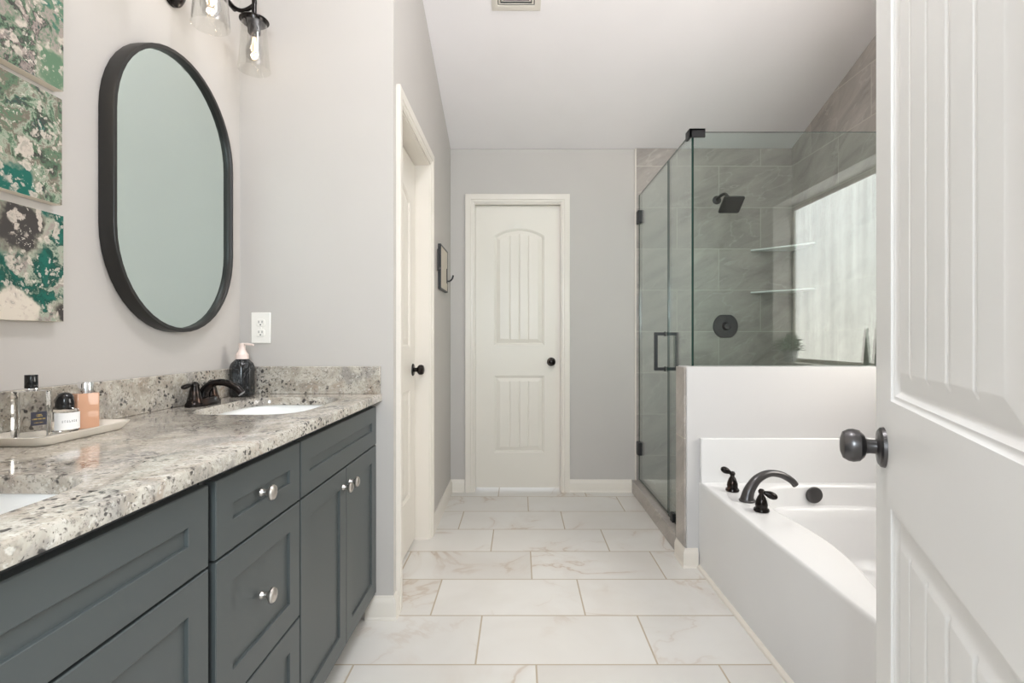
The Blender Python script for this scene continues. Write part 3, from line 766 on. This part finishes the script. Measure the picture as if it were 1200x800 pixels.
# ------------------------------------------------------------------ left wall: mirror, canvases, light, outlet
mt = thing('mirror', 'tall pill-shaped mirror in a slim black frame over the far sink', 'mirror', (XL, 1.62, 1.111))
def pill(r, n=24):
    o = []
    for k in range(n+1):
        a = PI*k/n; o.append((1.62+r*math.cos(a), 1.694+r*math.sin(a)))
    for k in range(n+1):
        a = PI+PI*k/n; o.append((1.62+r*math.cos(a), 1.391+r*math.sin(a)))
    return o
def pr(r, x): return [(x, y, z) for y, z in pill(r)]
MB().rings([pr(.280, XL+.001), pr(.280, XL+.039), pr(.2785, XL+.041), pr(.2685, XL+.041), pr(.267, XL+.039), pr(.267, XL+.024), pr(.267, XL+.001), pr(.280, XL+.001)]).build('frame', M['frame_black'], mt, angle=40)
MB().rings([pr(.2665, XL+.020), pr(.2665, XL+.026)], True, True).build('mirror_glass', M['mirror'], mt, angle=40)

for z0, mat, dy, lab in ((1.668, 'pour_a', 0.0, 'green and brown poured-paint canvas, topmost of the three'),
                         (1.401, 'pour_b', -.004, 'mottled sage green poured-paint canvas, middle of the three'),
                         (1.130, 'pour_c', 0.0, 'teal and charcoal poured-paint canvas, lowest of the three')):
    mb = MB(); th = .024; y1 = 1.212+dy; y0 = y1-.247; z1 = z0+.247
    mb.box(XL+.001, XL+th-.001, y0, y1, z0, z1, 0)
    mb.box(XL+th-.001, XL+th, y0+.0005, y1-.0005, z0+.0005, z1-.0005, 1)
    tag(mb.build('canvas_painting', [M['canvas_edge'], M[mat]], smooth=False), lab, 'painting', 'poured-paint canvases')

LX = -0.965
def vanity_light(yc, label, watts):
    vl = thing('vanity_light', label, 'wall light', (XL, yc, 2.2), 'vanity lights')
    MB().rings([[(XL+d, *superpt(yc, 2.225, a*s_, b*s_, k, 40, 2.0)) for k in range(40)] for d, s_, a, b in ((.001, 1, .06, .095), (.012, 1, .06, .095), (.018, .93, .06, .095), (.022, .75, .06, .095))], True, True).build('backplate', M['bronze'], vl)
    MB().tube([(XL+.045, yc-.285, 2.30), (XL+.045, yc+.285, 2.30)], .009, 14).tube([(XL+.02, yc, 2.27), (XL+.045, yc, 2.30)], .010, 14).build('bar', M['bronze'], vl)
    for ly in (yc-.265, yc, yc+.265):
        p = catmull([(XL+.045, ly, 2.30), (XL+.070, ly, 2.285), (XL+.095, ly, 2.285), (LX, ly, 2.305), (LX, ly, 2.325)], 5)
        p2 = [(LX, ly, 2.33), (LX, ly, 2.262)]
        arm = MB().tube(p, .0075, 12).tube(p2, .0085, 12).build('arm', M['bronze'], vl)
        MB().lathe([(.010, .022), (.012, .018), (.030, .012), (.046, .006), (.050, .002), (.050, 0), (.044, -.001), (.040, -.010), (.022, -.014), (.021, -.044), (.018, -.048), (0, -.048)], (LX, ly, 2.245), (0, 0, 1), 32).build('socket_cap', M['bronze'], arm)
        sh = MB().lathe([(.040, 0), (.0425, -.012), (.046, -.06), (.050, -.12), (.0545, -.168), (.056, -.176), (.0545, -.178), (.0525, -.168), (.048, -.12), (.044, -.06), (.0405, -.012), (.038, 0)], (LX, ly, 2.243), (0, 0, 1), 40).build('shade', M['glass_thin'], vl, label='clear glass bell shade')
        bl = MB().lathe([(.012, 0), (.013, -.012), (.018, -.030), (.0285, -.055), (.030, -.070), (.026, -.085), (.015, -.096), (0, -.0995)], (LX, ly, 2.198), (0, 0, 1), 24).build('bulb', M['glass_thin'], vl, label='clear filament bulb')
        mb = MB()
        for k in range(4):
            a = k*PI/2+.4
            mb.tube([(LX+.004*math.cos(a), ly+.004*math.sin(a), 2.185), (LX+.009*math.cos(a), ly+.009*math.sin(a), 2.135)], .0013, 6)
        mb.build('filament', M['filament'], bl)
        pl = bpy.data.lights.new('bulb_light', 'POINT'); pl.energy = watts; pl.color = (1.0, 0.86, 0.72); pl.shadow_soft_size = .012
        po = bpy.data.objects.new('bulb_light', pl); COL.objects.link(po); po.parent = vl
        po.location = Vector((LX, ly, 2.155))-Vector(vl.location)
vanity_light(1.618, 'dark bronze vanity light with clear glass shades above the mirror', BULB_WATTS)
vanity_light(0.588, 'added dark bronze vanity light over the near sink, beyond the three canvases', ADDED_BULB_WATTS)  # unseen second fixture, added with stronger bulbs to brighten near door and counter

ox, oz = -1.007, 1.133
ot = thing('power_outlet', 'white power outlet on the grey wall above the soap bottle', 'outlet', (ox, YV, oz))
MB().box(ox-.038, ox+.038, YV-.006, YV-.0005, oz-.060, oz+.060).build('cover_plate', M['outlet'], ot, bevel=0.003)
for dz in (-.0195, .0195):
    r = MB().rings([[(*superpt(ox, oz+dz, .017*s_, .0145*s_, k, 28, 3.2), y) for k in range(28)] for s_, y in ((1, YV-.0058), (1, YV-.0075), (.95, YV-.0085))], True, True)
    r.v = [Vector((p.x, p.z, p.y)) for p in r.v]
    rc = r.build('receptacle', M['outlet'], ot)
    MB().box(ox-.0075, ox-.0055, YV-.0092, YV-.0084, oz+dz-.001, oz+dz+.008).box(ox+.0055, ox+.0075, YV-.0092, YV-.0084, oz+dz-.001, oz+dz+.008).lathe([(0, .0008), (.0026, .0008), (.0026, 0)], (ox, YV-.0084, oz+dz-.0075), (0, -1, 0), 12).build('slots', M['dark_slot'], rc)
MB().lathe([(0, .0015), (.003, .001), (.0035, 0)], (ox, YV-.006, oz), (0, -1, 0), 14).build('screw', M['outlet'], ot)

# coat hooks on the hall wall
hk = thing('coat_hook_board', 'square board with dark iron coat hooks on the hall wall', 'coat hook', (XH, 3.24, 1.395))
MB().box(XH+.001, XH+.017, 3.12, 3.40, 1.40, 1.655).build('board', M['mount'], hk, bevel=0.002)
mb = MB()
mb.box(XH+.001, XH+.019, 3.112, 3.122, 1.392, 1.663).box(XH+.001, XH+.019, 3.398, 3.408, 1.392, 1.663).box(XH+.001, XH+.019, 3.122, 3.398, 1.392, 1.401).box(XH+.001, XH+.019, 3.122, 3.398, 1.654, 1.663)
mb.build('iron_edge', M['black_metal'], hk, bevel=0.001, label='dark iron edge band')
def hook(y, x0, zm, par):
    mb = MB().box(x0, x0+.004, y-.011, y+.011, zm-.05, zm+.045)
    p = catmull([(x0+.004, y, zm-.035), (x0+.020, y, zm-.034), (x0+.036, y, zm-.018), (x0+.042, y, zm+.004)], 5)
    mb.tube(p, [.0055]*(len(p)-1)+[.006], 10)
    return mb.build('hook', M['black_metal'], par, bevel=0.001)
hook(3.37, XH+.0175, 1.50, hk)
mb = MB().tube(catmull([(XH+.012, 3.115, 1.515), (XH+.012, 3.085, 1.512), (XH+.012, 3.062, 1.516), (XH+.012, 3.052, 1.54), (XH+.012, 3.05, 1.61)], 5), .006, 10).tube([(XH+.012, 3.05, 1.49), (XH+.012, 3.05, 1.62)], .0055, 10)
mb.build('side_hook', M['black_metal'], hk)

# ceiling vent
def zy(y): return zc(y)
vt = thing('ceiling_vent', 'white square ceiling air vent with nested louvers', 'vent', (-0.018, 2.56, zc(2.56)))
nrm = Vector((0, -SL, -1)).normalized(); along = Vector((0, 1, -SL)).normalized()
mt4 = Matrix((( 1, 0, 0, -0.018), (0, along.y, nrm.y, 2.56), (0, along.z, nrm.z, zc(2.56)), (0, 0, 0, 1)))
def sq(a, d): return [(-a, -a, d), (a, -a, d), (a, a, d), (-a, a, d)]
MB().rings([sq(.125, .0005), sq(.125, .004), sq(.121, .006), sq(.096, .008), sq(.094, .004), sq(.094, .0005)]).xform(mt4).build('frame', M['white'], vt)
MB().rings([sq(.094, .0008), sq(.094, .0012)], True, True).xform(mt4).build('duct', M['dark_slot'], vt)
mb = MB()
for a in (.090, .076, .062, .048, .034): mb.rings([sq(a, .0015), sq(a, .003), sq(a-.009, .009), sq(a-.010, .008), sq(a-.003, .0015)])
mb.rings([sq(.022, .0015), sq(.020, .009)], True, True)
mb.xform(mt4).build('louvers', M['white'], vt)

# unseen fill lamp added over the middle of the room to brighten it
clx, cly = 0.20, 1.05; clz = zc(cly)-.26
cl = thing('ceiling_fill_lamp', 'added fill lamp of round opal glass on a short stem', 'fill light', (clx, cly, clz))
MB().lathe([(.07, .245), (.07, .262), (.02, .24), (.012, .22), (.012, .06), (.03, .05)][::-1], (clx, cly, clz), (0, 0, 1), 28).build('stem', M['bronze'], cl)
M['opal'] = m_archglass('opal_shade_glass', (0.97, 0.97, 0.96))
MB().lathe([(.03, .055), (.12, .05), (.16, .02), (.15, -.02), (.09, -.055), (0, -.065)], (clx, cly, clz), (0, 0, 1), 36).build('shade', M['opal'], cl)
pl = bpy.data.lights.new('fill_lamp_light', 'POINT'); pl.energy = FILL_LAMP_WATTS; pl.color = (0.93, 0.955, 1.0); pl.shadow_soft_size = .11
po = bpy.data.objects.new('fill_lamp_light', pl); COL.objects.link(po); po.parent = cl

# ------------------------------------------------------------------ bathtub
TXL, TXR, TYN, TYF, TZ = 0.858, XR-.002, 0.955, HW0-.001, 0.408
tub = thing('bathtub', 'white built-in bathtub between the half wall and the open door', 'bathtub', ((TXL+TXR)/2, 1.72, 0))
ctrl = [(1.28, 2.418), (1.16, 2.385), (1.075, 2.27), (1.020, 2.09), (1.036, 1.90), (1.040, 1.74), (1.018, 1.58), (0.978, 1.42), (0.955, 1.25), (0.985, 1.10), (1.10, 1.035),
        (1.38, 1.02), (1.62, 1.035), (1.76, 1.10), (1.80, 1.25), (1.785, 1.42), (1.755, 1.58), (1.735, 1.72), (1.745, 1.88), (1.77, 2.05), (1.78, 2.2), (1.73, 2.34), (1.60, 2.41), (1.44, 2.424)]
OL = [(p.x, p.y) for p in catmull([(x, y, 0) for x, y in ctrl], 5, closed=True)]
N = len(OL); cxm, cym = 1.38, 1.72
def ins(d, z):      # inset the outline by d along its normal
    o = []
    for k in range(N):
        ax, ay = OL[(k-2) % N]; bx, by = OL[(k+2) % N]
        t_ = Vector((bx-ax, by-ay)).normalized(); nn = Vector((-t_.y, t_.x))
        c = Vector((cxm-OL[k][0], cym-OL[k][1]))
        if nn.dot(c) < 0: nn = -nn
        o.append((OL[k][0]+nn.x*d, OL[k][1]+nn.y*d, z))
    return o
def scl(ins_ring, s_, z): return [(cxm+(p[0]-cxm)*s_, cym+(p[1]-cym)*s_, z) for p in ins_ring]
def rect_ring(x0, x1, y0, y1, z):
    o = []
    for (x, y) in OL:
        dx, dy = x-cxm, y-cym; tt = 1e9
        if dx > 1e-9: tt = min(tt, (x1-cxm)/dx)
        if dx < -1e-9: tt = min(tt, (x0-cxm)/dx)
        if dy > 1e-9: tt = min(tt, (y1-cym)/dy)
        if dy < -1e-9: tt = min(tt, (y0-cym)/dy)
        o.append([cxm+dx*tt, cym+dy*tt, z])
    for a, b in ((x0, y0), (x0, y1), (x1, y0), (x1, y1)):
        k = min(range(N), key=lambda q: (o[q][0]-a)**2+(o[q][1]-b)**2); o[k] = [a, b, z]
    return [tuple(p) for p in o]
i05 = ins(.05, 0)
mb = MB().rings([rect_ring(TXL, TXR, TYN, TYF, 0.0), rect_ring(TXL, TXR, TYN, TYF, TZ-.012), rect_ring(TXL+.002, TXR, TYN, TYF, TZ-.005), rect_ring(TXL+.006, TXR, TYN, TYF, TZ-.001), rect_ring(TXL+.012, TXR, TYN, TYF, TZ),
                 ins(-.006, TZ), ins(0, TZ-.002), ins(.005, TZ-.007), ins(.008, TZ-.016), ins(.014, .325), ins(.018, .316), ins(.036, .312), ins(.042, .305), scl(i05, .985, .26), scl(i05, .93, .12), scl(i05, .88, .075), scl(i05, .78, .055), scl(i05, .3, .05)], cap0=True, cap1=True)
mb.build('tub_shell', M['tub'], tub, angle=50)
mb = MB().box(TXL+.002, TXR, TYF-.022, TYF, TZ-.005, 0.618).box(TXR-.022, TXR, TYN, TYF, TZ-.005, 0.618)
mb.build('tub_ledge', M['tub'], tub, bevel=0.005, seg=3)
MB().prism([(TXL, 0), (TXL-.014, 0), (TXL-.013, .008), (TXL-.008, .014), (TXL, .017)], 1, TYN, HW0-.014).build('toe_trim', M['white'], tub, angle=30)
oc = MB().lathe([(0, .012), (.030, .011), (.036, .008), (.0385, .003), (.0385, 0)], (1.366, 2.404, .366), (0, -1, -.05), 36).build('overflow_cover', M['gunmetal'], tub, label='dark round overflow cover')

# tub faucet
tbf = thing('tub_faucet', 'dark bronze tub faucet with two lever handles on the deck', 'faucet', (0.986, 2.18, TZ))
spx, spy = 0.956, 2.178
sp = catmull([(spx, spy, TZ+.005), (spx+.0006, spy, TZ+.014), (spx+.012, spy+.002, TZ+.048), (spx+.046, spy+.008, TZ+.090), (spx+.098, spy+.016, TZ+.112), (spx+.152, spy+.023, TZ+.106), (spx+.198, spy+.029, TZ+.082), (spx+.220, spy+.031, TZ+.060)], 6)
ns = len(sp)
MB().tube(sp, [.031-.0155*min(1, (i/(ns*.6))**.85)-.0015*(i/ns) for i in range(ns)], 22).lathe([(.0325, 0), (.033, .002), (.0325, .006), (.030, .008)], (spx, spy, TZ+.0008), (0, 0, 1), 28).build('spout', M['gunmetal'], tbf)
for hx, hy, dx, dy, dz in ((0.954, 2.323, -.048, .006, .022), (0.957, 2.050, .056, -.012, -.022)):
    h = MB().lathe([(.028, 0), (.030, .004), (.028, .011), (.0235, .014), (.0225, .020), (.024, .026), (.021, .040), (.015, .056), (.010, .064), (.009, .068), (.012, .073), (.0125, .080), (.008, .087), (0, .089)], (hx, hy, TZ+.0008), (0, 0, 1), 28).build('handle', M['bronze'], tbf)
    b = Vector((hx, hy, TZ+.079)); d = Vector((dx, dy, dz))
    pts = [b+d*f_ for f_ in (0, .2, .35, .5, .65, .8, .92, 1)]
    MB().tube(pts, [.0062, .0075, .0110, .0142, .0150, .0140, .0105, .006], 14).build('lever', M['bronze'], h)

# ------------------------------------------------------------------ shower
GX0, GX1 = 0.841, 0.851
GZ = 2.103
def pane(mb, poly, axis, a0, a1):
    """glass prism: faces glass, rim dark-green edge"""
    n = len(poly); mb.prism(poly, axis, a0, a1)
    for q in range(n): mb.mi[-1-q] = 1
    return mb
GM = [M['glass'], M['glass_edge']]
GRP = 'frameless shower glass'
g1 = thing('glass_panel', 'frameless shower glass panel standing on the half wall', 'glass panel', (1.39, 2.54, HWZ), GRP)
pane(MB(), [(GX1+.001, HWZ+.001), (XR-.003, HWZ+.001), (XR-.003, GZ), (GX1+.001, GZ)], 1, 2.535, 2.545).build('glass_sheet', GM, g1, smooth=False)
g2 = thing('glass_panel', 'narrow fixed shower glass panel beside the shower door', 'glass panel', (.846, 2.74, .088), GRP)
pane(MB(), [(HW1+.004, .090), (2.938, .090), (2.938, GZ), (2.535, GZ), (2.535, HWZ+.001), (HW1+.004, HWZ+.001)], 0, GX0, GX1).build('glass_sheet', GM, g2, smooth=False)
MB().box(GX0-.010, GX1+.010, 2.82, 2.865, .0885, .137).build('floor_clamp', M['black_metal'], g2, bevel=0.002, label='black floor clamp')
mb = MB().box(GX0-.014, GX0-.001, 2.522, 2.585, GZ-.03, GZ+.012).box(GX0-.014, .905, 2.522, 2.534, GZ-.03, GZ+.012).box(GX0-.014, .905, 2.522, 2.56, GZ+.001, GZ+.012)
mb.build('corner_clamp', M['black_metal'], g2, bevel=0.002, label='black corner clamp joining two panels')
sd = thing('shower_door', 'hinged clear shower door with square black pull', 'shower door', (.846, 3.3, .1), GRP)
pane(MB(), [(2.946, .100), (3.660, .100), (3.660, GZ), (2.946, GZ)], 0, GX0, GX1).build('glass_sheet', GM, sd, smooth=False)
for hz in (1.945, 0.32):
    MB().box(GX0-.014, GX1+.014, 3.615, YB-.009, hz-.045, hz+.045).build('hinge', M['black_metal'], sd, bevel=0.003, label='black wall hinge')
hy = 2.99
mb = MB()
for sgn, xa in ((-1, GX0), (1, GX1)):
    xo = xa+sgn*.055
    mb.box(xo-.009, xo+.009, hy-.009, hy+.009, .908, 1.128)
    for hz in (.917, 1.119): mb.box(min(xa, xo), max(xa, xo), hy-.008, hy+.008, hz-.009, hz+.009).lathe([(.014, 0), (.014, .006)], (xa, hy, hz), (sgn, 0, 0), 20)
mb.build('pull_handle', M['black_metal'], sd, bevel=0.001, label='black square pull handle on both faces')
MB().box(GX0-.002, GX1+.002, 2.946, 3.660, .0885, .0995).build('sweep', M['glass_thin'], sd, label='clear bottom sweep')

sh = thing('showerhead', 'square black shower head high on the tiled wall', 'shower head', (1.404, YB-.008, 2.03))
hc = Vector((1.412, YB-.235, 1.985)); hn = Vector((0, -math.sin(.64), -math.cos(.64)))     # plate centre, spray direction
MB().lathe([(.03, 0), (.03, .006), (.02, .012), (.010, .014)], (1.40, YB-.008, 2.075), (0, -1, 0), 28).build('flange', M['black_metal'], sh)
pa = hc-hn*.045
MB().tube(catmull([(1.40, YB-.012, 2.075), (1.402, YB-.08, 2.088), (1.406, YB-.15, 2.078), tuple(pa-hn*.012), tuple(pa)], 5), .011, 14).lathe([(.011, -.004), (.020, 0), (.021, .012), (.018, .036)], tuple(pa-hn*.002), tuple(hn), 20).build('arm', M['black_metal'], sh)
mb = MB(); P = rrect(-.070, .070, -.068, .068, .012, 4)
mb.rings([[(p[0]*s_, p[1]*s_, zz) for p in P] for s_, zz in ((.25, .022), (.6, .012), (.98, .006), (1, .003), (1, -.004), (.97, -.006))], True, True)
mb.xform(Matrix.Translation(hc) @ Matrix.Rotation(-.64, 4, 'X'))
mb.build('spray_plate', M['black_metal'], sh)
vv = thing('shower_valve', 'dark rounded shower valve plate below the shower head', 'shower valve', (1.462, YB-.008, 1.18))
def vring(s_, y):
    o = []
    for k in range(64):
        a = 2*PI*k/64; x = .089*math.cos(a); zz = max(-.081, min(.081, .089*math.sin(a)))
        o.append((1.462+x*s_, y, 1.18+zz*s_))
    return o
M['valve'] = simple('dark_violet_bronze', (0.045, 0.040, 0.046), 0.35, 0.5)
MB().rings([vring(1, YB-.0085), vring(1, YB-.013), vring(.95, YB-.017)], True, True).build('valve_plate', M['valve'], vv)
MB().lathe([(.028, 0), (.028, .012), (.024, .024), (.020, .03), (0, .031)], (1.462, YB-.016, 1.18), (0, -1, 0), 28).build('valve_handle', M['valve'], vv)
for z0, lab in ((1.722, 'upper triangular glass corner shelf in the shower'), (1.424, 'lower triangular glass corner shelf in the shower')):
    tag(MB().prism([(XR-.001, YB-.009), (XR-.295, YB-.009), (XR-.297, YB-.022), (XR-.014, YB-.305), (XR-.001, YB-.303)], 2, z0-.009, z0).build('corner_shelf', M['glass_shelf'], smooth=False), lab, 'shelf', 'glass corner shelves')

# ------------------------------------------------------------------ window sill decorations (seen mirrored in the glass)
random.seed(5)
ZS = WZ0+.0045
px_, py_ = 2.02, 1.215
pp = thing('potted_plant', 'bushy green plant in a grey pot on the window sill', 'plant', (px_, py_, ZS))
MB().lathe([(.036, 0), (.040, .004), (.050, .088), (.052, .092), (.047, .092), (.044, .080), (0, .079)], (px_, py_, ZS), (0, 0, 1), 28).build('pot', M['pot'], pp)
mb = MB()
for k in range(230):
    a = random.uniform(0, 2*PI); e = random.uniform(.05, 1.4); L = random.uniform(.06, .145)
    d = Vector((math.cos(a)*math.cos(e), math.sin(a)*math.cos(e), math.sin(e)))
    b = Vector((px_, py_, ZS+.08)); tip = b+d*L; tip.x = min(tip.x, gx-.03)
    u = d.cross(Vector((0, 0, 1))).normalized()*random.uniform(.008, .014); nn = u.cross(d).normalized()*.004
    m1 = b+(tip-b)*.72
    mb.tube([b, m1], .0009, 4)
    mb.add([m1, m1+(tip-m1)*.5+u+nn, tip+Vector((0, 0, -.006)), m1+(tip-m1)*.5-u+nn], [(0, 1, 2, 3)])
    mb.add([m1+Vector((0,0,.004)), m1+u*1.6+d*.004+nn, m1+u*1.9+d*.016, m1+u*.6+d*.012], [(0, 1, 2, 3)])
mb.build('foliage', M['leaf'], pp, smooth=False)
for cy_, lab in ((2.045, 'slim dark green cone ornament on the window sill, nearer the potted plant'), (2.137, 'slim dark green cone ornament on the window sill, farther from the potted plant')):
    tag(MB().lathe([(.020, 0), (.0205, .004), (.018, .05), (.013, .12), (.008, .18), (.005, .215), (.006, .222), (.004, .232), (0, .234)], (2.03, cy_, ZS), (0, 0, 1), 20).build('cone_ornament', M['cone_green']), lab, 'ornament', 'cone ornaments on the window sill')
